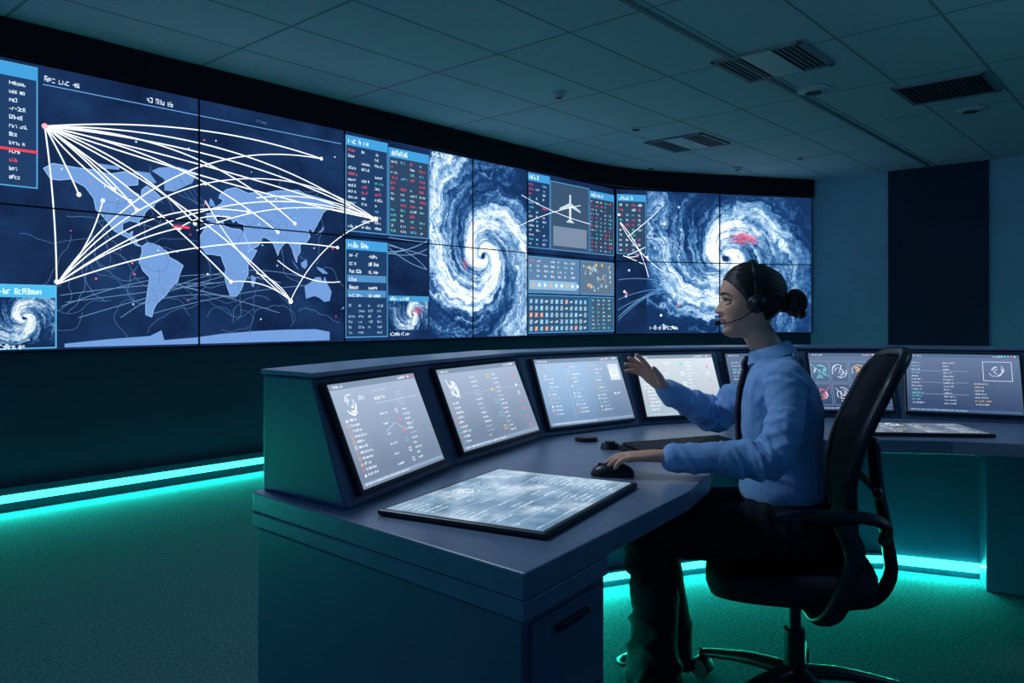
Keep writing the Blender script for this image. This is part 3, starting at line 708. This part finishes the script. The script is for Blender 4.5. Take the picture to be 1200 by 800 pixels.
e=empty('desk_puck_control',(.335,2.68,DT));b=B();b.cyl((.335,2.68,DT+.001),(.335,2.68,DT+.02),.034,28,r2=.028);b.cyl((.335,2.68,DT+.02),(.335,2.68,DT+.026),.018,20);b.obj('knob',M_plast,e)
# ------------------------------------------------------------ CHAIR
fw=V((-.966,.259,0)).normalized();rt=V((.259,.966,0)).normalized();O=V((.87,2.42,0))
def L(f,s,z,o=O): return o+fw*f+rt*s+UP*z
ch=empty('office_chair',L(0,0,0))
M_fab=pbr('chair_fabric',(.014,.02,.03),.85,nscale=200,namt=.3,bump=.3,bscale=500,spec=.2)
b=B();rg=[]
for zz,sc_ in ((.375,.86),(.385,.96),(.41,1.0),(.44,1.0),(.458,.97),(.468,.88),(.470,.5)):
    ring=[]
    for j in range(40):
        a=2*math.pi*j/40;c_=math.cos(a);s_=math.sin(a);q=(abs(c_)**3.2+abs(s_)**3.2)**(-1/3.2)
        dz=-.02*max(0,c_*q)**4
        ring.append(L(.02+.245*c_*q*sc_,.245*s_*q*sc_,zz+dz))
    rg.append(ring)
b.rings(rg);b.obj('seat',M_fab,ch,smooth=True)
b=B();b.box(L(-.0,0,.355),(.26,.22,.035),X=fw,Y=rt);b.obj('tilt_mechanism',M_plast,ch,bevel=.01)
def bk_f(z):
    pts=[(.48,-.165),(.60,-.175),(.72,-.165),(.84,-.19),(.96,-.245),(1.08,-.305)]
    for (za,fa),(zb,fb) in zip(pts,pts[1:]):
        if z<=zb: t=(z-za)/(zb-za);return fa+(fb-fa)*t
    return pts[-1][1]
def hw(z):
    t=(z-.50)/.58;return .185+.045*math.sin(min(1,max(0,t))*math.pi*.9)
b=B();rg=[]
Z=[.50+.58*i/24 for i in range(25)]
for z in Z:
    r_=[];t=(z-.50)/.58;w=hw(z)*(1-max(0,(t-.9)/.1)**2*.18)*(1-max(0,(.1-t)/.1)**2*.2)
    for j in range(13):
        s_=-1+2*j/12; r_.append(L(bk_f(z)+.035*s_*s_+.012,w*s_,z))
    for j in range(12,-1,-1):
        s_=-1+2*j/12; r_.append(L(bk_f(z)+.035*s_*s_-.004,w*s_,z))
    rg.append(r_)
b.rings(rg);b.obj('backrest_mesh',M_fab,ch,smooth=True)
loop=[]
for z in Z[1:-1:3]: 
    t=(z-.50)/.58;loop.append(L(bk_f(z)+.038,-hw(z),z))
top=[L(bk_f(1.08)+.02,-.14,1.085),L(bk_f(1.08)+.0,0,1.095),L(bk_f(1.08)+.02,.14,1.085)]
dn=[L(bk_f(z)+.038,hw(z),z) for z in Z[1:-1:3]][::-1]
bot=[L(bk_f(.5)+.02,.12,.495),L(bk_f(.5),0,.49),L(bk_f(.5)+.02,-.12,.495)]
b=B();b.tube(loop+top+dn+bot,(.016,)*len(loop+top+dn+bot),n=10,sub=4,closed=True);b.obj('backrest_frame',M_plast,ch,smooth=True)
b=B();b.tube([L(-.05,0,.35),L(-.2,0,.34),L(-.27,0,.42),L(-.26,0,.55),L(-.235,0,.70),L(-.225,0,.82)],[(.035,.02)]*3+[(.04,.018)]*3,hint=rt);
b.tube([L(-.21,-.16,.70),L(-.235,0,.68),L(-.21,.16,.70)],[.014]*3);b.obj('back_support',M_plast,ch,smooth=True)
for s_ in(-1,1):
    b=B()
    b.tube([L(-.03,s_*.12,.36),L(-.05,s_*.25,.36),L(-.09,s_*.29,.42),L(-.13,s_*.29,.55),L(-.10,s_*.285,.635)],[(.028,.014)]*5,hint=fw)
    b.tube([L(-.20,s_*.28,.60),L(-.21,s_*.28,.64),L(-.15,s_*.28,.66),L(-.02,s_*.275,.655),L(.06,s_*.27,.645)],[(.03,.012),(.034,.014),(.04,.016),(.04,.016),(.03,.012)],hint=rt)
    b.obj('armrest',M_plast,ch,smooth=True)
b=B();b.cyl(L(0,0,.10),L(0,0,.24),.032);b.cyl(L(0,0,.24),L(0,0,.345),.02);b.cyl(L(0,0,.07),L(0,0,.13),.05,r2=.038);b.obj('gas_column',M_met,ch,smooth=False)
CC=L(0,0,0)
b=B();bc=B()
for i in range(5):
    a=math.radians(202+72*i+8);d=V((math.cos(a),math.sin(a),0));sd=V((-d.y,d.x,0))
    b.tube([CC+d*.03+UP*.11,CC+d*.16+UP*.105,CC+d*.31+UP*.078],[(.034,.022),(.027,.018),(.02,.013)],hint=sd)
    e1=CC+d*.315
    bc.cyl(e1+UP*.055,e1+UP*.09,.01)
    for s_ in(-1,1): bc.cyl(e1+sd*s_*.008+UP*.030,e1+sd*s_*.026+UP*.030,.0295,24)
    bc.tube([e1-d*.03+UP*.035,e1-d*.015+UP*.057,e1+d*.015+UP*.057,e1+d*.03+UP*.035],[(.026,.005)]*4,hint=sd)
b.obj('star_base',M_plast,ch,smooth=True);bc.obj('casters',M_plast,ch)
# ------------------------------------------------------------ WOMAN
wm=empty('woman_operator',L(0,0,0))
M_shirt=pbr('light_blue_shirt',(.25,.47,.82),.75,nscale=6,namt=.05,bump=.12,bscale=50,spec=.2,sheen=.2)
M_trou=pbr('black_trousers',(.010,.013,.020),.8,nscale=10,bump=.2,bscale=30,spec=.2)
M_skin=pbr('skin',(.80,.43,.29),.48,nscale=30,namt=.05,spec=.4,sss=.15)
M_hair=pbr('dark_hair',(.014,.011,.011),.40,nscale=20,namt=.4,bump=.6,bscale=30,spec=.5,stretch=(1,1,7))
M_shoe=pbr('black_leather',(.008,.008,.01),.35)
M_tie=pbr('navy_tie',(.008,.012,.03),.6)
def finish(o,vox,sm=4,fold=None):
    r=o.modifiers.new('r','REMESH');r.mode='VOXEL';r.voxel_size=vox;r.use_smooth_shade=True
    s=o.modifiers.new('s','SMOOTH');s.iterations=sm;s.factor=.5
    bake(o)
    me=o.data
    if fold:
        ns=[v.normal.copy() for v in me.vertices]
        for v,n in zip(me.vertices,ns): v.co+=n*fold(v.co,n)
    for p in me.polygons:p.use_smooth=True
def ridge(x,k=3.4):
    q=max(0,1-abs(x)*k); return q*q*(3-2*q)
def foldfn(segs,glob=.004):
    def f(co,n):
        w=co+V((noise.noise(co*4),noise.noise(co*4+V((5,5,5))),noise.noise(co*4+V((9,2,7)))))*.04
        m=max(0,noise.noise(co*5+V((3,8,1)))+.3)
        d=glob*m*ridge(noise.noise(V((w.x*3+w.z*4,w.y*3,w.z*5-w.x*5+9))),3.2)*1.5
        d+=glob*.8*m*ridge(noise.noise(V((w.x*4-w.z*6,w.y*5,w.z*7+w.x*6+4))),3.6)
        for a,b_,amp,tc_,tw,fr in segs:
            ab=b_-a;l=ab.length;u=ab/l;r=w-a;t=r.dot(u);pp=r-u*t
            if pp.length>.13: continue
            k=math.exp(-((t/l-tc_)/tw)**2)
            if k<.03: continue
            ax=u.orthogonal().normalized();ay=u.cross(ax)
            q=V((t*fr+pp.dot(ax)*12,pp.dot(ax)*5,pp.dot(ay)*5))
            q2=V((t*fr-pp.dot(ay)*14,pp.dot(ax)*5+5,pp.dot(ay)*5))
            d+=amp*k*(ridge(noise.noise(q))+.7*ridge(noise.noise(q2+V((3.3,1,2)))))
        return d
    return f
def ering(c,a,b_,fx=0,n=32,p=2.3,tilt=0):
    out=[]
    for j in range(n):
        t=2*math.pi*j/n;cc_=math.cos(t);ss=math.sin(t);q=(abs(cc_)**p+abs(ss)**p)**(-1/p)
        out.append(c+fw*cc_*q*a+rt*ss*q*b_+UP*(tilt*cc_*q*a))
    return out
b=B()
prof=[(.035,.635,.118,.150),(.035,.665,.124,.150),(.035,.70,.122,.146),(.035,.74,.117,.138),(.035,.80,.116,.136),(.036,.86,.121,.146),(.037,.92,.122,.158),(.039,.97,.111,.166),(.043,1.01,.095,.162),(.050,1.04,.080,.134),(.058,1.063,.062,.094),(.066,1.085,.052,.058)]
b.rings([ering(L(f,0,z),a,w) for f,z,a,w in prof])
shN=L(.035,-.158,1.0);shF=L(.045,.158,1.0)
elN=V((.715,2.160,.806));wrN=V((.432,2.205,.803))
b.tube([L(.04,-.11,1.01),shN,(shN+elN)/2+V((.015,-.010,.01)),elN,elN+(wrN-elN)*.3,elN+(wrN-elN)*.7,elN+(wrN-elN)*.92],[.052,.057,.048,.042,.042,.037,.034],n=18)
elF=V((.705,2.73,.858));wrF=V((.515,2.63,.955))
b.tube([L(.04,.11,1.01),shF,(shF+elF)/2+V((0,.01,0)),elF,elF+(wrF-elF)*.35,elF+(wrF-elF)*.95],[.052,.057,.049,.043,.041,.034],n=18)
o=b.obj('shirt',M_shirt,wm)
finish(o,.0045,4,foldfn([(shN,elN,.0075,.85,.3,18),(elN,wrN,.0075,.08,.3,20),(elN,wrN,.004,.85,.25,22),(shN,elN,.0055,.1,.3,12),(shF,elF,.007,.8,.35,16),(elF,wrF,.0075,.15,.45,20)],.010))
b=B();b.tube([elN+(wrN-elN)*.84,elN+(wrN-elN)*.98],[.037,.035],n=24,round_end=False)
b.tube([elF+(wrF-elF)*.86,elF+(wrF-elF)*1.0],[.036,.034],n=24,round_end=False);b.obj('shirt_cuffs',M_shirt,wm,smooth=False,bevel=.002)
b=B()
b.rings([ering(L(.068,0,1.070),.060,.064,tilt=-.15),ering(L(.074,0,1.098),.056,.056,tilt=-.25),ering(L(.076,0,1.110),.053,.052,tilt=-.3),ering(L(.074,0,1.108),.060,.059,tilt=-.3),ering(L(.066,0,1.074),.074,.080,tilt=-.3)],cap=False)
o=b.obj('collar',M_shirt,wm,smooth=True)
b=B();tp=[(1.078,.136,.014),(1.055,.148,.021),(1.035,.146,.015),(.98,.160,.022),(.90,.168,.030),(.82,.164,.036),(.76,.162,.034),(.735,.160,.004)]
b.rings([[L(f+.004,-w,z),L(f+.010,0,z),L(f+.004,w,z),L(f-.012,0,z)] for z,f,w in tp]);b.obj('necktie',M_tie,wm,smooth=False)
b=B();b.rings([ering(L(.035,0,.625),.124,.156),ering(L(.035,0,.650),.127,.155)]);b.obj('belt',M_shoe,wm,smooth=True)
b=B()
hp=[(.01,.475,.10,.13),(.0,.50,.13,.17),(.005,.54,.142,.185),(.02,.59,.135,.175),(.033,.640,.120,.153)]
b.rings([ering(L(f,0,z),a,w) for f,z,a,w in hp])
hN=L(.02,-.095,.555);hF=L(.02,.095,.555)
kN=V((.405,2.33,.565));aN=V((.425,2.37,.11));kF=V((.46,2.60,.56));aF=V((.53,2.66,.11))
for h_,k_,a_ in((hN,kN,aN),(hF,kF,aF)):
    m=(h_+k_)/2
    b.tube([h_,m,k_+V((.07,0,.0)),k_+V((0.012,0,-.015)),k_+V((-.005,0,-.09))],[.092,.081,.071,.067,.063],n=20)
    b.tube([k_+V((.01,0,0)),k_+(a_-k_)*.25+V((.01,0,0)),k_+(a_-k_)*.6+V((.012,0,0)),a_+V((.0,0,.03)),a_+V((-.005,0,-.045))],[.063,.063,.066,.075,(.088,.072)],n=20,hint=fw,round_end=False)
o=b.obj('trousers',M_trou,wm);finish(o,.007,5,foldfn([(hN,kN,.009,.2,.4,12),(hN,kN,.009,.9,.3,14),(kN,aN,.008,.15,.3,14),(kN,aN,.010,.9,.4,12)],.007))
def shoe(a_,d,nm):
    d=V(d).normalized();s_=V((-d.y,d.x,0));rg=[]
    for x,z,w,h in((-.075,.035,.018,.025),(-.07,.04,.030,.036),(-.03,.045,.034,.043),(.02,.043,.036,.042),(.07,.034,.042,.032),(.12,.026,.043,.024),(.155,.020,.034,.018),(.175,.016,.014,.010)):
        c=V((a_.x,a_.y,0))+d*x+UP*(z)
        rg.append([c+s_*w*math.cos(t)+UP*max(-z,h*math.sin(t)) for t in [2*math.pi*j/20 for j in range(20)]])
    b=B();b.rings(rg);b.tube([V((a_.x,a_.y,.04)),V((a_.x,a_.y,.10)),V((a_.x,a_.y,.16))],[.04,.035,.035]);o=b.obj(nm,M_shoe,wm,smooth=True)
shoe(aN+V((-.01,0,0)),(-.96,.2,0),'shoe_near');shoe(aF,(-.96,.25,0),'shoe_far')
def hand(name,w,d,n,right,curl,spread=.06,thumb=(.75,.65,.15),tcurl=.3,sc1=1.0):
    d=V(d).normalized();n=V(n);n=(n-d*n.dot(d)).normalized()
    s_=d.cross(n) if right else n.cross(d)
    w=V(w);b=B()
    P=lambda x,y,z:w+(d*x+s_*y+n*z)*sc1
    b.tube([P(-.03,0,0),P(-.01,0,0),P(.02,.002,0),P(.055,.002,0),P(.088,0,-.001)],[(.024*sc1,.019*sc1),(.026*sc1,.018*sc1),(.034*sc1,.017*sc1),(.040*sc1,.0145*sc1),(.038*sc1,.011*sc1)],n=20,hint=s_)
    for i,(y,l,r) in enumerate(((.029,.070,.0088),(.0098,.078,.0092),(-.0095,.073,.0088),(-.0275,.058,.0078))):
        a0_,a1_,a2_=curl[i];sp_=spread*(1.5-i)
        p=P(.078,y*.95,0);dd=(d*math.cos(sp_)+s_*math.sin(sp_)).normalized()
        pts=[p];ang=0
        for L_,aa in((.47,a0_),(.30,a1_),(.23,a2_)):
            ang+=aa;v_=dd*math.cos(ang)+n*math.sin(ang);p=p+v_*l*L_*1.06*sc1;pts.append(p)
        rr=r*sc1
        b.tube(pts,[rr*1.08,rr*1.02,rr*.92,rr*.78],n=12,sub=5)
    td=(d*thumb[0]+s_*thumb[1]+n*thumb[2]).normalized();p=P(.018,.022,.006);q=p+td*.040*sc1
    td2=(td+d*tcurl+n*tcurl*.4).normalized();q2=q+td2*.030*sc1;q3=q2+(td2+d*.15).normalized()*.022*sc1
    b.tube([p,q,q2,q3],[.0155*sc1,.0118*sc1,.0104*sc1,.0085*sc1],n=12)
    o=b.obj(name,M_skin,wm);finish(o,.0026,3)
hand('hand_left',(.420,2.207,.809),(-1,.10,-.02),(0,0,-1),False,[(.10,.28,.30),(.10,.26,.30),(.14,.30,.32),(.22,.34,.35)],.05,tcurl=.5)
hand('hand_right',(.508,2.627,.960),(-.74,-.06,.66),(-.45,-.42,-.62),True,[(-.10,.10,.12),(.02,.16,.15),(.12,.22,.2),(.24,.30,.22)],.11,thumb=(.72,.70,.1),tcurl=.3)
th=math.radians(6);hf=V((-math.cos(th),math.sin(th),0));hr=V((math.sin(th),math.cos(th),0))
HO=L(.135,0,1.135)
HS=1.02
def H(x,y,z): return HO+(hf*x+hr*y+UP*z)*HS
def interp(t,tab):
    if t<=tab[0][0]:return tab[0][1]
    for i in range(len(tab)-1):
        a,b_=tab[i],tab[i+1]
        if t<=b_[0]:
            p0=tab[max(i-1,0)][1];p3=tab[min(i+2,len(tab)-1)][1];u=(t-a[0])/(b_[0]-a[0]);p1,p2=a[1],b_[1]
            return .5*((2*p1)+(p2-p0)*u+(2*p0-5*p1+4*p2-p3)*u*u+(3*p1-p0-3*p2+p3)*u**3)
    return tab[-1][1]
FRT=[(0,.056),(.008,.070),(.02,.076),(.033,.073),(.045,.077),(.06,.078),(.075,.079),(.10,.078),(.115,.077),(.13,.082),(.15,.083),(.175,.075),(.20,.054),(.215,.032),(.223,.008)]
BCK=[(0,.0),(.02,.015),(.05,.055),(.08,.082),(.11,.096),(.14,.102),(.17,.097),(.195,.078),(.215,.042),(.223,.010)]
WID=[(0,.024),(.01,.033),(.03,.044),(.055,.055),(.08,.063),(.11,.070),(.14,.074),(.17,.070),(.195,.055),(.215,.030),(.223,.008)]
def headpt(z,a,off=0,feat=True):
    f=interp(z,FRT);k=interp(z,BCK);w=interp(z,WID)
    c_=math.cos(a);s_=math.sin(a)
    p=2.2;q=(abs(c_)**p+abs(s_)**p)**(-1/p)
    x=(f+off if c_>0 else k+off)*c_*q;y=(w+off)*s_*q
    if feat and c_>0:
        g=lambda c,s:math.exp(-((z-c)/s)**2)
        gy=lambda c,s:math.exp(-((y-c)/s)**2)
        if .062<z<.125:
            if z<.080:h=(z-.062)/.018; h=h*h*(3-2*h)
            else:h=max(0,1-(z-.080)/.045)
            wid=.0095+.0065*g(.078,.010)
            x+=.024*h*math.exp(-(y/wid)**2)
        x+=.005*g(.0455,.0055)*gy(0,.017)+.0065*g(.0575,.0055)*gy(0,.018)-.004*g(.0515,.0025)*gy(0,.02)
        x+=.004*g(.018,.010)*gy(0,.016)
        x-=.010*g(.113,.011)*(gy(.030,.014)+gy(-.030,.014))
        x+=.004*g(.130,.008)*(gy(.028,.018)+gy(-.028,.018))
        x+=.005*g(.088,.016)*(gy(.040,.016)+gy(-.040,.016))
    return x,y
b=B();rg=[];nz_=90
for i in range(nz_+1):
    z=.223*i/nz_;r_=[]
    for j in range(96):
        a=2*math.pi*j/96;x,y=headpt(z,a);r_.append(H(x,y,z))
    rg.append(r_)
b.rings(rg);
o=b.obj('head',M_skin,wm,smooth=True)
b=B();b.tube([L(.065,0,1.05),L(.078,0,1.10),H(-.020,0,.03),H(-.022,0,.07)],[.050,.046,.046,.05],n=24);b.obj('neck',M_skin,wm,smooth=True)
b=B()
for s_ in(-1,1):
    b.ell(H(-.008,s_*.072,.098),(.017,.007,.030),X=hf,Y=hr)
    b.tube([H(.004,s_*.076,.108),H(-.004,s_*.080,.125),H(-.020,s_*.081,.122),H(-.024,s_*.080,.103),H(-.012,s_*.077,.078),H(-.002,s_*.074,.072)],[.004]*6,n=8)
b.obj('ears',M_skin,wm,smooth=True)
M_scl=pbr('eye_white',(.55,.58,.6),.25);M_iris=pbr('eye_iris',(.03,.015,.01),.2);M_lip=pbr('lips',(.52,.17,.15),.4)
b=B();bi=B();bb=B();bl=B()
for s_ in(-1,1):
    ec=H(.061,s_*.031,.113);b.ell(ec,(.0125,)*3,X=hf,Y=hr)
    gd=(hf*.97+hr*s_*.10-UP*.05).normalized();bi.ell(ec+gd*.0085,(.0048,.0058,.0058),X=gd,Y=hr,Z=UP)
    bb.tube([H(.0735,s_*.017,.113),H(.0765,s_*.026,.1195),H(.0745,s_*.036,.1195),H(.066,s_*.045,.114)],[.0014,.0026,.0028,.0016],n=8)
    bb.tube([H(.0835,s_*.014,.131),H(.0835,s_*.026,.1355),H(.077,s_*.040,.136),H(.066,s_*.051,.131)],[(.002,.003),(.0025,.004),(.002,.003),(.0015,.002)],n=8)
    bl.tube([H(.068,s_*.018,.120),H(.071,s_*.028,.1245),H(.069,s_*.038,.1235),H(.062,s_*.046,.117)],[.004,.0065,.0065,.004],n=10)
    bl.tube([H(.068,s_*.019,.107),H(.070,s_*.028,.103),H(.068,s_*.037,.1035),H(.062,s_*.045,.108)],[.003,.005,.005,.003],n=10)
b.obj('eyeballs',M_scl,wm,smooth=True);bi.obj('irises',M_iris,wm,smooth=True);bb.obj('brows_and_lashes',M_hair,wm,smooth=True);bl.obj('eyelids',M_skin,wm,smooth=True)
b=B()
b.tube([H(.073,-.023,.0515),H(.0825,-.010,.0575),H(.0845,0,.0565),H(.0825,.010,.0575),H(.073,.023,.0515)],[.0015,(.004,.004),(.0045,.004),(.004,.004),.0015],n=10)
b.tube([H(.073,-.021,.0505),H(.081,-.009,.0455),H(.0828,0,.0448),H(.081,.009,.0455),H(.073,.021,.0505)],[.0015,.0045,.005,.0045,.0015],n=10);b.obj('lips',M_lip,wm,smooth=True)
NA=120;NZ=80
def hairline(a):
    d=abs((a+math.pi)%(2*math.pi)-math.pi)
    return interp(d,[(0,.178),(.5,.172),(.9,.155),(1.2,.128),(1.42,.098),(1.62,.115),(1.8,.100),(2.0,.070),(2.4,.052),(3.15,.045)])
cap=[]
for i in range(NZ+1):
    row=[]
    for j in range(NA):
        a=2*math.pi*j/NA;hl=hairline(a);z=hl+(.2232-hl)*(i/NZ)
        off=.0015+.009*min(1,(z-hl)/.03)**.6
        x,y=headpt(z,a,off,False);row.append(H(x,y,z+.007*(i/NZ)**3))
    cap.append(row)
b=B();b.rings(cap,cap=False);b.add(cap[-1],[tuple(range(NA))]);o=b.obj('hair',M_hair,wm,smooth=True)
b=B();bc_=H(-.134,0,.103)
b.ell(bc_,(.034,.042,.040),X=hf,Y=hr)
for k in range(3):
    a0_=k*2.1
    pts=[bc_+hr*.034*math.cos(a0_+t)+UP*.034*math.sin(a0_+t)+hf*(-.010+.012*math.sin(t*1.5+k)) for t in [i*.7 for i in range(7)]]
    b.tube(pts,[.006,.011,.013,.014,.013,.011,.006],n=10)
b.ell(H(-.104,0,.103),(.022,.028,.028),X=hf,Y=hr)
b.obj('hair_bun',M_hair,wm,smooth=True)
hs=empty('headset',H(0,0,.22));hs_pts=[]
for i in range(13):
    a=math.pi*i/12; hs_pts.append(H(-.010,-math.cos(a)*.090,.105+math.sin(a)*.131))
b=B();b.tube(hs_pts,[(.010,.0035)]*13,n=10,hint=hf)
for s_ in(-1,1):
    b.cyl(H(-.008,s_*.078,.102),H(-.008,s_*.100,.102),.030,28,r2=.026);b.cyl(H(-.008,s_*.100,.102),H(-.008,s_*.106,.102),.018,24)
b.tube([H(-.002,-.098,.092),H(.03,-.094,.066),H(.065,-.070,.048),H(.092,-.040,.043)],[.0032,.0028,.0026,.0026],n=8)
b.ell(H(.098,-.034,.044),(.013,.008,.008),X=hf,Y=hr)
b.obj('headband_and_mic',M_plast,hs,smooth=True)
hs.parent=wm;hs.matrix_parent_inverse=Matrix.Translation(wm.location).inverted()
# ------------------------------------------------------------ LIGHTS
w=bpy.data.worlds.new('World');sc.world=w;w.use_nodes=True
bg=w.node_tree.nodes['Background'];bg.inputs[0].default_value=(.10,.34,.78,1);bg.inputs[1].default_value=.25
def area(name,loc,target,size,power,col,sy=None):
    l=bpy.data.lights.new(name,'AREA');l.energy=power;l.color=col;l.size=size
    if sy:l.shape='RECTANGLE';l.size_y=sy
    o=bpy.data.objects.new(name,l);o.location=loc;o.rotation_euler=(V(target)-V(loc)).to_track_quat('-Z','Y').to_euler();sc.collection.objects.link(o);return o
area('added_fill_light',(3.6,3.0,2.95),(3.0,5.5,1),1.2,28,(.3,.62,1))  # added soft fill for the right side, no such fixture in the room
area('added_fill_light',(-2.2,1.0,2.95),(-1.0,4.0,0),1.2,9,(.22,.5,1))  # second added fill, dim blue, for the left side; no real fixture
area('woman_fill_light',(-1.1,2.9,2.9),(.7,2.4,1.0),.5,30,(.65,.82,1))  # added light on the woman, stands in for screen glow; no real fixture
# ------------------------------------------------------------ CAMERA
cd=bpy.data.cameras.new('camera');cam=bpy.data.objects.new('camera',cd);sc.collection.objects.link(cam)
cam.location=(0,0,HC);cam.rotation_euler=(math.pi/2,0,0);cd.sensor_width=36;cd.clip_start=.02
cd.lens=F/1200*36;cd.shift_y=-29/1200
sc.camera=cam
